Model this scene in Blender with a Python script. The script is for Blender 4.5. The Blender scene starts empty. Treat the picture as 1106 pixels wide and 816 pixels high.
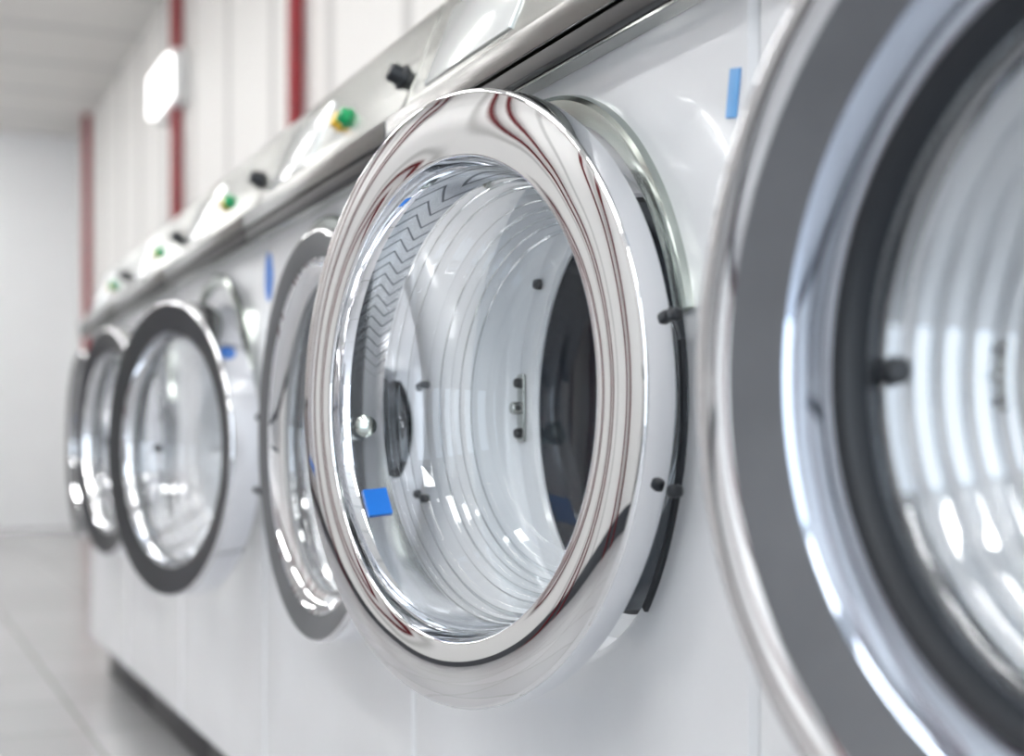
import bpy, bmesh, math
from math import sin, cos, pi, radians
from mathutils import Vector
scene=bpy.context.scene
COL=scene.collection
CAMH=0.60
# ---------------- materials
def mat(name,color,rough=0.5,metal=0.0,noise=0.0,nscale=20,bump=0.0,bscale=30,emit=0,coat=0,stretch=(1,1,1)):
    m=bpy.data.materials.new(name); m.use_nodes=True
    nt=m.node_tree; b=nt.nodes['Principled BSDF']
    b.inputs['Base Color'].default_value=(*color,1); b.inputs['Roughness'].default_value=rough
    b.inputs['Metallic'].default_value=metal
    if coat: b.inputs['Coat Weight'].default_value=coat
    if emit:
        b.inputs['Emission Color'].default_value=(*color,1); b.inputs['Emission Strength'].default_value=emit
    tc=nt.nodes.new('ShaderNodeTexCoord'); mp=nt.nodes.new('ShaderNodeMapping'); mp.inputs['Scale'].default_value=stretch
    nt.links.new(tc.outputs['Object'],mp.inputs['Vector'])
    if noise:
        n=nt.nodes.new('ShaderNodeTexNoise'); n.inputs['Scale'].default_value=nscale; n.inputs['Detail'].default_value=4
        nt.links.new(mp.outputs['Vector'],n.inputs['Vector'])
        r=nt.nodes.new('ShaderNodeValToRGB')
        r.color_ramp.elements[0].color=(*[c*(1-noise) for c in color],1); r.color_ramp.elements[0].position=.3
        r.color_ramp.elements[1].color=(*[min(1,c*(1+noise*.5)) for c in color],1); r.color_ramp.elements[1].position=.7
        nt.links.new(n.outputs['Fac'],r.inputs['Fac']); nt.links.new(r.outputs['Color'],b.inputs['Base Color'])
    if bump:
        n=nt.nodes.new('ShaderNodeTexNoise'); n.inputs['Scale'].default_value=bscale; n.inputs['Detail'].default_value=1
        nt.links.new(mp.outputs['Vector'],n.inputs['Vector'])
        bp=nt.nodes.new('ShaderNodeBump'); bp.inputs['Strength'].default_value=bump; bp.inputs['Distance'].default_value=.01
        nt.links.new(n.outputs['Fac'],bp.inputs['Height']); nt.links.new(bp.outputs['Normal'],b.inputs['Normal'])
    return m
M={}
M['white']=mat('painted_white_steel',(.81,.83,.86),.20,0,.03,6,.05,5,coat=.3)
M['chrome']=mat('chrome',(.82,.83,.86),.03,1,0,1,.10,7)
M['chrome_blue']=mat('cool_tinted_chrome',(.55,.62,.74),.05,1,0,1,.20,12)
M['mirror']=mat('polished_chrome',(.84,.85,.87),.004,1,0,1,.06,9)
M['chrome_soft']=mat('satin_gray_green_steel',(.45,.49,.46),.16,1,.06,10,.08,10)
M['steel']=mat('brushed_steel',(.44,.45,.43),.18,1,.12,30,.10,12,stretch=(.2,1,3))
M['ledge']=mat('dark_steel_ledge',(.19,.19,.185),.22,1,.12,30,.06,12,stretch=(.2,1,3))
M['lip']=mat('dark_trim',(.02,.02,.022),.4,0,.12,30)
M['darkgray']=mat('dark_reflection_ring',(.028,.031,.036),.35,0,.1,20)  # dark tone stands in for what the chrome ring reflects
M['gray']=mat('gray_reflection_ring',(.12,.125,.135),.35,0,.1,20)  # chrome ring too, its gray reflection painted as base colour
M['black']=mat('black_rubber',(.012,.015,.020),.4,0,.1,20)
M['gasket']=mat('gray_rubber_gasket',(.30,.31,.32),.5,0,.1,20)
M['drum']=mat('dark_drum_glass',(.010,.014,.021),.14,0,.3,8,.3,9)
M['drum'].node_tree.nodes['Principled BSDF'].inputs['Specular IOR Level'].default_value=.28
M['plinth']=mat('dark_plinth',(.03,.03,.034),.5,0,.2,12)
M['red']=mat('red_paint',(.28,.006,.014),.35,0,.08,8)
M['red_dark']=mat('dark_red_paint',(.12,.001,.005),.6,0,.08,8)
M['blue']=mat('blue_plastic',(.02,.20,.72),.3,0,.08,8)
M['sticker_blue']=mat('light_blue_sticker',(.16,.42,.80),.4,0,.08,8)
M['green']=mat('green_button',(.01,.35,.12),.25,0,.05,8)
M['yellow']=mat('yellow_button',(.85,.55,.05),.3,0,.05,8)
M['lamp']=mat('lamp_glow',(1,.99,.97),.5,0,emit=23)
M['lampwall']=mat('wall_lamp_glow',(1,1,1),.5,0,emit=3)
M['housing']=mat('lamp_housing',(.8,.8,.8),.4,0,.05,8)
M['display']=mat('display_glass',(.85,.88,.88),.12,.4,.1,8)
M['dark_band']=mat('reflected_band_dark_paint',(.05,.055,.065),.4,0,.2,6)
M['table']=mat('reflected_table_dark_gray',(.06,.065,.075),.35,0,.2,6)
def panelmat(name,c1,c2,scale,axis='X',rough=.5):
    m=mat(name,c1,rough); nt=m.node_tree; b=nt.nodes['Principled BSDF']
    tc=nt.nodes.new('ShaderNodeTexCoord'); w=nt.nodes.new('ShaderNodeTexWave'); w.bands_direction=axis
    w.inputs['Scale'].default_value=scale; w.inputs['Distortion'].default_value=0
    nt.links.new(tc.outputs['Object'],w.inputs['Vector'])
    r=nt.nodes.new('ShaderNodeValToRGB'); r.color_ramp.elements[0].color=(*c2,1); r.color_ramp.elements[0].position=.0
    r.color_ramp.elements[1].color=(*c1,1); r.color_ramp.elements[1].position=.06
    nt.links.new(w.outputs['Fac'],r.inputs['Fac']); nt.links.new(r.outputs['Color'],b.inputs['Base Color'])
    return m
M['wall']=panelmat('wall_panels',(.80,.795,.78),(.50,.50,.49),.4)
M['wallend']=mat('end_wall_paint',(.88,.90,.92),.5,0,.02,3)
M['ceil']=panelmat('ceiling_panels',(.72,.71,.69),(.56,.56,.55),.4)
def brickmat(name,c1,c2,mortar,bw,rh,ms,rough,metal=0,rot=(0,0,0),off=0.5):
    m=mat(name,c1,rough,metal); nt=m.node_tree; b=nt.nodes['Principled BSDF']
    tc=nt.nodes.new('ShaderNodeTexCoord'); mp=nt.nodes.new('ShaderNodeMapping'); mp.inputs['Rotation'].default_value=rot
    br=nt.nodes.new('ShaderNodeTexBrick'); br.offset=off
    br.inputs['Scale'].default_value=1; br.inputs['Brick Width'].default_value=bw; br.inputs['Row Height'].default_value=rh
    br.inputs['Mortar Size'].default_value=ms
    br.inputs['Color1'].default_value=(*c1,1); br.inputs['Color2'].default_value=(*c2,1); br.inputs['Mortar'].default_value=(*mortar,1)
    nt.links.new(tc.outputs['Object'],mp.inputs['Vector']); nt.links.new(mp.outputs['Vector'],br.inputs['Vector']); nt.links.new(br.outputs['Color'],b.inputs['Base Color'])
    return m
M['floor']=brickmat('floor_tile',(.36,.36,.37),(.40,.40,.41),(.22,.22,.22),.4,.4,.004,.25,off=0)
M['drumlight']=brickmat('pale_reflection_drum',(.72,.74,.77),(.62,.64,.67),(.09,.10,.11),.034,.014,.0018,.25,.6,rot=(radians(90),0,0))  # pale tone and weave imitate reflections seen in the door glass
def weavemat():  # zigzag lines paint a basket's reflection into the band colour
    m=mat('basket_reflection_band',(.6,.62,.64),.12,.9); nt=m.node_tree; b=nt.nodes['Principled BSDF']
    tc=nt.nodes.new('ShaderNodeTexCoord'); sp=nt.nodes.new('ShaderNodeSeparateXYZ'); nt.links.new(tc.outputs['Object'],sp.inputs[0])
    def mth(op,a,bv=None):
        n=nt.nodes.new('ShaderNodeMath'); n.operation=op
        if hasattr(a,'is_output'): nt.links.new(a,n.inputs[0])
        else: n.inputs[0].default_value=a
        if bv is not None:
            if hasattr(bv,'is_output'): nt.links.new(bv,n.inputs[1])
            else: n.inputs[1].default_value=bv
        return n.outputs[0]
    tri=mth('PINGPONG',mth('MULTIPLY',sp.outputs['Y'],90.0),1.0)
    ph=mth('FRACT',mth('ADD',mth('MULTIPLY',sp.outputs['Z'],110.0),tri))
    ln=mth('LESS_THAN',ph,.16)
    up=nt.nodes.new('ShaderNodeMapRange'); up.inputs['From Min'].default_value=.02; up.inputs['From Max'].default_value=.06
    nt.links.new(sp.outputs['Z'],up.inputs['Value'])
    fac=mth('MULTIPLY',ln,up.outputs['Result'])
    mx=nt.nodes.new('ShaderNodeMix'); mx.data_type='RGBA'
    nt.links.new(fac,mx.inputs[0]); mx.inputs[6].default_value=(.78,.80,.83,1); mx.inputs[7].default_value=(.22,.23,.25,1)
    nt.links.new(mx.outputs[2],b.inputs['Base Color'])
    return m
M['weave']=weavemat()
def glassmat(name,power,base,edge,e0=.55):
    m=bpy.data.materials.new(name); m.use_nodes=True; nt=m.node_tree; nt.nodes.clear()
    o=nt.nodes.new('ShaderNodeOutputMaterial'); mx=nt.nodes.new('ShaderNodeMixShader')
    t=nt.nodes.new('ShaderNodeBsdfTransparent')
    g=nt.nodes.new('ShaderNodeBsdfGlossy'); g.inputs['Roughness'].default_value=.02; g.inputs['Color'].default_value=(.94,.965,1,1)
    lw=nt.nodes.new('ShaderNodeLayerWeight'); lw.inputs['Blend'].default_value=.5
    pw=nt.nodes.new('ShaderNodeMath'); pw.operation='POWER'; pw.inputs[1].default_value=power
    mr=nt.nodes.new('ShaderNodeMapRange'); mr.inputs['To Min'].default_value=base; mr.inputs['To Max'].default_value=.9
    nt.links.new(lw.outputs['Facing'],pw.inputs[0]); nt.links.new(pw.outputs[0],mr.inputs['Value']); nt.links.new(mr.outputs['Result'],mx.inputs['Fac'])
    cr=nt.nodes.new('ShaderNodeValToRGB'); cr.color_ramp.elements[0].position=e0; cr.color_ramp.elements[0].color=(.965,.98,.985,1)
    cr.color_ramp.elements[1].position=.88; cr.color_ramp.elements[1].color=(edge,edge*1.04,edge*1.08,1)
    nt.links.new(lw.outputs['Facing'],cr.inputs['Fac']); nt.links.new(cr.outputs['Color'],t.inputs['Color'])
    nt.links.new(t.outputs[0],mx.inputs[1]); nt.links.new(g.outputs[0],mx.inputs[2]); nt.links.new(mx.outputs[0],o.inputs['Surface'])
    return m
M['glass']=glassmat('door_glass',5.5,.05,.02,.55)
M['glass_pale']=glassmat('reflective_door_glass',3,.26,.3)
# ---------------- mesh helpers
cache={}
def finish(me,bm,mats,ang=35):
    bmesh.ops.recalc_face_normals(bm,faces=bm.faces)
    bm.to_mesh(me); bm.free()
    for m in mats: me.materials.append(M[m])
    for p in me.polygons: p.use_smooth=True
    me.set_sharp_from_angle(angle=radians(ang))
    return me
def lathe(key,prof,m,cx=0,seg=144,ang=35,a0=0,a1=360):
    if (key,m) in cache: return cache[(key,m)]
    full=(a1-a0)>=360
    me=bpy.data.meshes.new(key); bm=bmesh.new(); rings=[]
    n=seg if full else seg+1
    for (r,y) in prof:
        if r<1e-6: rings.append([bm.verts.new((cx,y,0))])
        else:
            rings.append([])
            for i in range(n):
                a=radians(a0+(a1-a0)*i/seg)
                rings[-1].append(bm.verts.new((cx+r*cos(a),y,r*sin(a))))
    for a,b in zip(rings[:-1],rings[1:]):
        for i in range(seg):
            j=(i+1)%n if full else i+1
            if len(a)==1 and len(b)==1: continue
            if len(b)==1: bm.faces.new((a[i],a[j],b[0]))
            elif len(a)==1: bm.faces.new((a[0],b[j],b[i]))
            else: bm.faces.new((a[i],a[j],b[j],b[i]))
    if not full:
        bm.faces.new([r[0] for r in rings]); bm.faces.new([r[-1] for r in rings][::-1])
    finish(me,bm,[m],ang); cache[(key,m)]=me; return me
def boxmesh(key,size,m,bev=.0,ctr=(0,0,0)):
    if (key,m) in cache: return cache[(key,m)]
    me=bpy.data.meshes.new(key); bm=bmesh.new(); bmesh.ops.create_cube(bm,size=1)
    for v in bm.verts: v.co=Vector((v.co.x*size[0]+ctr[0],v.co.y*size[1]+ctr[1],v.co.z*size[2]+ctr[2]))
    if bev: bmesh.ops.bevel(bm,geom=bm.edges[:],offset=bev,segments=3,affect='EDGES',profile=.5)
    finish(me,bm,[m]); cache[(key,m)]=me; return me
def extr(key,poly,x0,x1,m,bev=0):
    if (key,m) in cache: return cache[(key,m)]
    me=bpy.data.meshes.new(key); bm=bmesh.new()
    a=[bm.verts.new((x0,y,z)) for y,z in poly]; b=[bm.verts.new((x1,y,z)) for y,z in poly]
    bm.faces.new(a); bm.faces.new(b[::-1])
    n=len(poly)
    for i in range(n): bm.faces.new((a[i],b[i],b[(i+1)%n],a[(i+1)%n]))
    if bev: bmesh.ops.bevel(bm,geom=bm.edges[:],offset=bev,segments=2,affect='EDGES',profile=.5)
    finish(me,bm,[m],12); cache[(key,m)]=me; return me
def add(name,me,parent=None,loc=(0,0,0),rot=(0,0,0),label=None,**kw):
    o=bpy.data.objects.new(name,me); COL.objects.link(o); o.location=loc; o.rotation_euler=rot
    if parent: o.parent=parent
    if label: o['label']=label
    for k,v in kw.items(): o[k]=v
    return o
# ---------------- dimensions
W=.647; R=.2475; DZ=.637; YF=.51; YP=.495; HS=.030; HR=.203; HR2=.172; HS2=.044; REC=.05
ZB=.10; ZT=.92; DEP=.72
def body_mesh():
    if 'body' in cache: return cache['body']
    me=bpy.data.meshes.new('body'); bm=bmesh.new()
    hw=W/2-.002; seg=128; g=.010
    def rectpt(a,x0,x1,z0,z1,cx,cz):
        dx,dz=cos(a),sin(a); t=1e9
        if dx>1e-9:t=min(t,(x1-cx)/dx)
        if dx<-1e-9:t=min(t,(x0-cx)/dx)
        if dz>1e-9:t=min(t,(z1-cz)/dz)
        if dz<-1e-9:t=min(t,(z0-cz)/dz)
        return cx+dx*t,cz+dz*t
    cx=HS;cz=DZ
    angs=[2*pi*i/seg for i in range(seg)]
    for X in(-hw+g,hw-g):
        for Z in(ZB+g,ZT-g):
            a=math.atan2(Z-cz,X-cx)%(2*pi)
            k=min(range(len(angs)),key=lambda i:abs(angs[i]-a)); angs[k]=a
    angs.sort()
    prof=[(HR2,REC+.02,HS2),(HR2,REC+.004,HS2),(HR2+.003,REC,HS2),(HR-.010,REC,HS),(HR-.003,REC-.006,HS),(HR,REC-.014,HS),(HR,.010,HS),(HR+.002,.004,HS),(HR+.010,0,HS)]
    L=[[] for _ in range(len(prof)+3)]
    for a in angs:
        c,s_=cos(a),sin(a)
        for k,(r,y,hx) in enumerate(prof): L[k].append(bm.verts.new((hx+r*c,YF+y,cz+r*s_)))
        k=len(prof)
        x,z=rectpt(a,-hw+g*.5,hw-g*.5,ZB+g*.5,ZT-g*.5,cx,cz); L[k].append(bm.verts.new((x,YF,z)))
        sx=x+(g*.5 if x>hw-g*.51 else(-g*.5 if x<-hw+g*.51 else 0)); sz=z+(g*.5 if z>ZT-g*.51 else(-g*.5 if z<ZB+g*.51 else 0))
        L[k+1].append(bm.verts.new((sx,YF+g*.5,sz))); L[k+2].append(bm.verts.new((sx,YF+DEP,sz)))
    n=len(angs)
    for p,q in zip(L[:-1],L[1:]):
        for i in range(n):
            j=(i+1)%n; bm.faces.new((p[i],p[j],q[j],q[i]))
    bm.faces.new(L[-1])
    finish(me,bm,['white'],30); cache['body']=me; return me
def P(l): return [(r*R,y) for r,y in l]
def arc(cr,cy,rad,a0,a1,n=8):
    return [(cr+rad*cos(radians(a0+(a1-a0)*i/n)),cy+rad*sin(radians(a0+(a1-a0)*i/n))) for i in range(n+1)]
def convex(r0,y0,r1,y1,sag,n=14):
    return [(r0+(r1-r0)*i/n, y0+(y1-y0)*i/n-sag*4*(i/n)*(1-i/n)) for i in range(n+1)]
outer_o=[(.86*R,0),(.965*R,0)]+[(.995*R,-.003),(1.0*R,-.008),(.998*R,-.024)]+arc(.998*R-.004,-.026,.004,0,-80,8)
lo=outer_o[-1]
face_flat=convex(lo[0],lo[1],.795*R,-.0305,.0022)+arc(.795*R,-.0305+.003,.003,-100,-175,5)
inner_n=P([(.783,-.0275),(.779,-.022),(.772,-.016),(.764,-.012)])
band_n=P([(.764,-.012),(.764,-.006),(.757,.004),(.748,.014),(.741,.020)])
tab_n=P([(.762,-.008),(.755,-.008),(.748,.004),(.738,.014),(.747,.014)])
outer=[(.86*R,0),(.965*R,0)]+[(.995*R,-.004),(1.0*R,-.012),(.998*R,-.045)]+arc(.998*R-.006,-.046,.006,0,-78,8)
lipend=outer[-1]
outer_g=[(.86*R,0),(.965*R,0)]+[(.995*R,-.004),(1.0*R,-.012),(.999*R,-.046)]+arc(.998*R-.005,-.048,.005,0,-100,8)
lg=outer_g[-1]
wide_outer=outer_g+convex(lg[0],lg[1],.915*R,-.045,.0015,8)[1:]
face_g=convex(.915*R,-.045,.80*R,-.033,.0004,6)
face_d=convex(lipend[0],lipend[1],.80*R,-.0445,.0005,8)
face_c=convex(lipend[0],lipend[1],.86*R,-.0465,.0005,8)
inner_w=P([(.80,-.0445),(.793,-.044),(.785,-.036),(.776,-.031),(.77,-.030)])
inner_c=P([(.86,-.0465),(.85,-.046),(.83,-.038),(.80,-.033),(.77,-.030)])
inner_g=[(.80*R,-.033)]+convex(.797*R,-.031,.71*R,-.021,-.0025,10)
gask=P([(.77,-.030),(.767,-.032),(.758,-.032),(.754,-.028),(.752,-.024)])
gask_g=P([(.71,-.021),(.70,-.0235),(.675,-.021),(.660,-.014),(.652,-.004),(.65,.01)])
bezel=P([(.95,-.001),(.955,-.004),(.99,-.007),(1.02,-.008),(1.035,-.006),(1.04,0)])
gap_strip=P([(.945,-.001),(.947,-.003),(.967,-.003),(.969,0)])
def bowl(r0,y0,r1,y1,n=7,h=.010,pw=1.2,wd=.14,vary=0):
    pr=[]; N=n*26
    for i in range(N+1):
        t=i/N; r=r0+(r1-r0)*(t**pw); y=y0+(y1-y0)*t
        u=t*n+vary*sin(t*9.0); ph=u%1.0; k=int(u)
        hh=h*(1-vary+2*vary*((k*7)%5)/4.0)
        r+= hh*math.exp(-((ph-.5)/wd)**2)
        pr.append((r*R,y))
    k=pr[-1]
    for i in range(1,7):
        a=i/6*pi/2; pr.append((k[0]-.010*sin(a),k[1]+.006*(1-cos(a))))
    k=pr[-1]; pr+= [(k[0]*.6,k[1]+.003),(k[0]*.3,k[1]+.005),(0,k[1]+.006)]
    return pr
def machine(idx,s,phi,facem,style,dz=0,dx=0,sc=1):
    root=bpy.data.objects.new('washing_machine',None); COL.objects.link(root); root.location=(-s,YF,0)
    root.empty_display_size=.1
    root['category']='washing machine'; root['group']='front-loading washing machines in a row'
    root['label']='white industrial front-loading washing machine with polished chrome round door ajar' if style=='open' else (
        'white industrial front-loading washing machine with round door ajar, a dark reflection painted on its chrome ring' if facem=='darkgray' else
        'white front-loading washing machine with chrome door nearly shut, a gray reflection painted on its ring')
    add('body',body_mesh(),root,(0,-YF,0),label='glossy white painted steel housing')
    add('plinth',boxmesh('plinth',(W-.004,.62,ZB),'plinth',.002,(0,.36,ZB/2)),root,(0,0,0),label='dark recessed base')
    add('opening_bezel',lathe('bezel',bezel,'chrome_soft',0,72,35,14,120),root,(0,0,DZ),label='gray satin steel trim arc beside the opening')
    add('gap_shade_strip',lathe('gap_strip',gap_strip,'black',0,60,35,-40,10),root,(0,0,DZ),label='black strip put in for the shaded gap on the hinge side')  # dark strip modelled where only the shaded gap beside the door shows
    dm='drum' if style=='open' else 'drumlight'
    add('drum',lathe('drum',[(HR2,REC+.006),(HR2-.004,REC+.004),(HR2-.012,REC+.010),(HR2-.03,REC+.024),(.08,REC+.036),(.05,REC+.042),(0,REC+.045)],dm,0,96),root,(HS2,0,DZ),label='dark smooth glassy drum opening' if dm=='drum' else 'drum with pale glass reflections and weave put into its colour')
    lp=add('lock_plate',boxmesh('lockplate',(.014,.004,.065),'steel',.0014),root,(HS-.182,REC-.002,DZ+.004),label='steel door lock plate')
    if idx==0: lp.scale=(.7,1,.6)
    bm_=lathe('bolt',[(0,-.006),(.004,-.006),(.005,-.004),(.005,0)],'lip',0,24)
    add('latch_bolt',bm_,lp,(0,-.001,.024)); add('latch_bolt',bm_,lp,(0,-.001,-.024)); add('latch_bolt',lathe('bolt2',[(0,-.010),(.005,-.010),(.006,-.008),(.006,0)],'steel',0,24),lp,(0,-.001,0))
    if style=='open':
        add('bolt_head',bm_,root,(HS-.142,REC-.001,DZ+.118))
    om=lathe('doorouter_open',outer_o,'mirror',-R) if style=='open' else (lathe('doorouter',outer,'chrome',-R) if style!='gray' else lathe('doorouterw',wide_outer,'chrome',-R))
    door=add('door',om,root,(R+dx,YP-YF,DZ+dz),(0,0,radians(phi)),label='round chrome door with thick glass bowl')
    door.scale=(sc,1,sc)
    fl={'mirror':'wide polished chrome ring','darkgray':'chrome ring with its dark reflection put into the colour','gray':'chrome ring with its gray reflection put into the colour'}[facem]
    if style=='open':
        add('face_ring',lathe('faceo',face_flat,facem,-R),door,label=fl)
        add('inner_rim',lathe('innern',inner_n,'chrome',-R),door)
        add('inner_band',lathe('bandn',band_n,'weave',-R),door,label='steel band with a painted basket-weave reflection')
        add('blue_reflection_tab',lathe('tabn',tab_n,'blue',-R,12,35,204,212),door,label='blue strip standing in for a reflection on the inner band')  # added blue strip, stands in for a blue reflection in the door
        add('glass_bowl',lathe('bowl_big',bowl(.741,.020,.56,.105,8,.018,1.3,.10,.35),'glass',-R,ang=60),door,label='clear ribbed glass bowl')
        add('door_latch',lathe('latch',[(0,-.005),(.007,-.005),(.010,-.003),(.010,.003),(.004,.005),(.004,.016),(0,.016)],'chrome_soft',0,32),door,(-R-R*.715,-.002,-.018),(0,0,radians(65)),label='chrome door latch')
    else:
        g=style=='gray'; c3=(not g) and facem=='gray'
        fk='g' if g else ('c' if c3 else 'd')
        add('face_ring',lathe('face'+fk,{'g':face_g,'c':face_c,'d':face_d}[fk],facem,-R),door,label=fl)
        add('inner_rim',lathe('inner'+fk,{'g':inner_g,'c':inner_c,'d':inner_w}[fk],'chrome_blue' if g else 'chrome',-R),door)
        gm='black' if idx==0 else 'gasket'
        add('gasket',lathe('gask'+style,gask_g if g else gask,gm,-R),door,label=('black' if idx==0 else 'gray')+' rubber gasket')
        add('glass_bowl',lathe('bowl'+style,bowl(.655,-.010,.50,.05,5,.012) if g else bowl(.752,-.026,.55,.045,6,.012),'glass_pale',-R,ang=60),door,label='clear ribbed glass bowl')
        add('door_latch',lathe('latchs',[(0,-.005),(.005,-.005),(.007,-.002),(.007,.01),(0,.01)],'black',0,24),door,(-R-R*.60,-.004,.002),(0,0,radians(60)),label='small black door latch')
    for hz in(.052,-.068):
        add('hinge',boxmesh('hinge',(.010,.010,.009),'black',.003),door,(-.002,-.003,hz),label='black door hinge')
    poly=[(-.018,.905),(-.022,.918),(-.022,.940),(-.016,.948),(.035,1.075),(.045,1.085),(.28,1.085),(.28,.921),(.002,.921),(.0,.905)]
    cp=add('control_panel',extr('panel',poly,-W/2+.003,W/2-.003,'steel',.0012),root,label='slanted brushed steel control panel')
    ang=math.atan2(.051,.127)
    def onp(t,off=0): return (-.016+.051*t-off*cos(ang), .948+.127*t+off*sin(ang))
    rx=-ang
    add('ledge',boxmesh('ledge',(W-.006,.010,.024),'ledge',.0015),cp,(0,-.027,.934),label='dark steel ledge')
    add('panel_lip',boxmesh('plip',(W-.006,.008,.014),'lip',.001),cp,(0,-.025,.9130),label='dark trim strip')
    y,z=onp(.5,.001)
    add('display',boxmesh('disp',(.22,.003,.090),'display',.001),cp,(-.16,y,z),(rx,0,0),label='glossy pale display window')
    y,z=onp(.45)
    add('knob',lathe('knob',[(0,-.018),(.008,-.018),(.010,-.016),(.011,-.005),(.014,-.003),(.014,0)],'black',0,32),cp,(.27,y,z),(rx,0,0),label='black rotary knob')
    bt=[(0,-.012),(.008,-.012),(.010,-.010),(.010,-.003),(.013,-.002),(.013,0)]
    add('push_button',lathe('btn',bt,'green',0,32),cp,(.065,y,z),(rx,0,0),label='green push button')
    add('push_button',lathe('btn',bt,'yellow',0,32),cp,(.038,y,z),(rx,0,0),label='yellow push button')
    if idx==2:
        st=add('sticker',lathe('stickc',[(0,-.0014),(.021,-.0014),(.0225,-.0008),(.0225,0)],'blue',0,48),root,(-.298,0,.852),label='rounded blue sticker'); st.scale=(1,1,1.6)
    if idx==1: add('sticker',boxmesh('stickd',(.013,.0012,.032),'sticker_blue',.0005),root,(.300,-.0008,.834),(0,radians(10),0),label='small light blue sticker')
    return root
S0=.461
cfg=[(6,'gray','gray',0,.040),(12,'mirror','open',.004,.008),(1.0,'gray','dark',-.020,.160,.94),(14,'darkgray','dark',-.034,.135,.91),(8,'darkgray','dark',-.018,-.01,.94)]
for i in range(6):
    c=cfg[i] if i<5 else (1,'darkgray','dark',-.02,0,.93)
    machine(i,S0+W*i,*c)
# ---------------- room
X0,X1,Y0,Y1,H=-11.6,3.0,-2.6,1.38,3.03
add('floor',boxmesh('floor',(X1-X0,Y1-Y0,.1),'floor',0,((X0+X1)/2,(Y0+Y1)/2,-.05)),kind='structure')
add('ceiling',boxmesh('ceiling',(X1-X0,Y1-Y0,.1),'ceil',0,((X0+X1)/2,(Y0+Y1)/2,H+.05)),kind='structure')
add('wall_back',boxmesh('wall_b',(X1-X0,.1,H),'wall',0,((X0+X1)/2,Y1+.05,H/2)),kind='structure')
add('wall_opposite',boxmesh('wall_o',(X1-X0,.1,H),'wall',0,((X0+X1)/2,Y0-.05,H/2)),kind='structure')
add('wall_end',boxmesh('wall_e',(.1,Y1-Y0,H),'wallend',0,(X0-.05,(Y0+Y1)/2,H/2)),kind='structure')
add('dark_band_opposite',boxmesh('base_o',(X1-X0,.02,.16),'dark_band',.003,((X0+X1)/2,Y0+.01,.08)),kind='structure')  # unseen dark band, added so the chrome reflects something dark
def pipe(x,y,r,h,m='red'):
    me=lathe('pipe%g%g'%(r,h),[(0,0),(r,0),(r,h),(0,h)],m,0,24)
    return add('red_pipe',me,None,(x,y,0),(radians(90),0,0),label='red painted vertical pipe against the white wall',category='pipe',group='red vertical pipes on the walls')
for s in(5.03,7.32,10.8): pipe(-s,Y1-.035,.03,H)
x=1.5
while x>-11:
    pipe(x,Y0+.055,.027,H,'red_dark'); pipe(x-.22,Y0+.055,.027,H,'red_dark'); x-=1.25
me=lathe('hpipe',[(0,0),(.035,0),(.035,13),(0,13)],'red_dark',0,24)
add('ceiling_pipe',me,None,(1.5,-1.7,2.7),(0,0,radians(90)),label='long red pipe hung below the ceiling',category='pipe')
def lamp(x,y):
    b=add('ceiling_lamp',boxmesh('lamph',(1.3,.22,.05),'housing',.005),None,(x,y,H-.025),label='white fluorescent ceiling lamp',category='lamp',group='fluorescent ceiling lamps')
    add('tube',boxmesh('tube',(1.24,.16,.02),'lamp',.004),b,(0,0,-.033),label='glowing fluorescent tube')
x=1.8
while x>-11:
    lamp(x,-.2); lamp(x,-1.5); x-=1.8
wl=add('wall_lamp',boxmesh('wl',(.6,.08,.26),'housing',.01),None,(-7.45,Y1-.041,2.45),label='bright white wall lamp on the white wall',category='lamp')
add('diffuser',boxmesh('wld',(.54,.03,.21),'lampwall',.008),wl,(0,-.05,0))
bx=-6.2  # unseen bench, added to give the chrome some blue to reflect
added_bench=add('added_bench',boxmesh('added_bench_seat',(1.2,.4,.04),'blue',.01),None,(bx,-2.2,.45),label='blue plastic bench added out of view for blue reflections',category='added_bench')
for ddx in(-.5,.5):
    for dy in(-.15,.15): add('added_leg',boxmesh('added_leg',(.04,.04,.43),'steel',.004),added_bench,(ddx,dy,-.235))
for bx in(-.6,-8.2):  # unseen dark tables, added for contrast in the chrome reflections
    tb=add('reflected_dark_table',boxmesh('reflected_tabletop',(1.6,.6,.05),'table',.008),None,(bx,-2.15,.875),label='dark gray table added out of view for the chrome to reflect',category='table',group='dark tables added for reflections')
    for ddx in(-.72,.72):
        for dy in(-.22,.22): add('added_leg',boxmesh('tleg',(.05,.05,.85),'table',.004),tb,(ddx,dy,-.45))
w=bpy.data.worlds.new('World'); scene.world=w; w.use_nodes=True
w.node_tree.nodes['Background'].inputs[0].default_value=(.84,.92,1,1); w.node_tree.nodes['Background'].inputs[1].default_value=3.2
# camera
f=1559.0; th=math.atan(678/f)
cam=bpy.data.cameras.new('camera'); co=bpy.data.objects.new('camera',cam); COL.objects.link(co)
cam.sensor_width=36; cam.lens=f/1106*36; cam.shift_y=79/1106; cam.clip_start=.02
co.location=(0,0,CAMH)
d=Vector((-cos(th),sin(th),0)); co.rotation_euler=d.to_track_quat('-Z','Y').to_euler()
cam.dof.use_dof=True; cam.dof.focus_distance=1.15; cam.dof.aperture_fstop=3.5
scene.camera=co
scene.view_settings.view_transform='Standard'
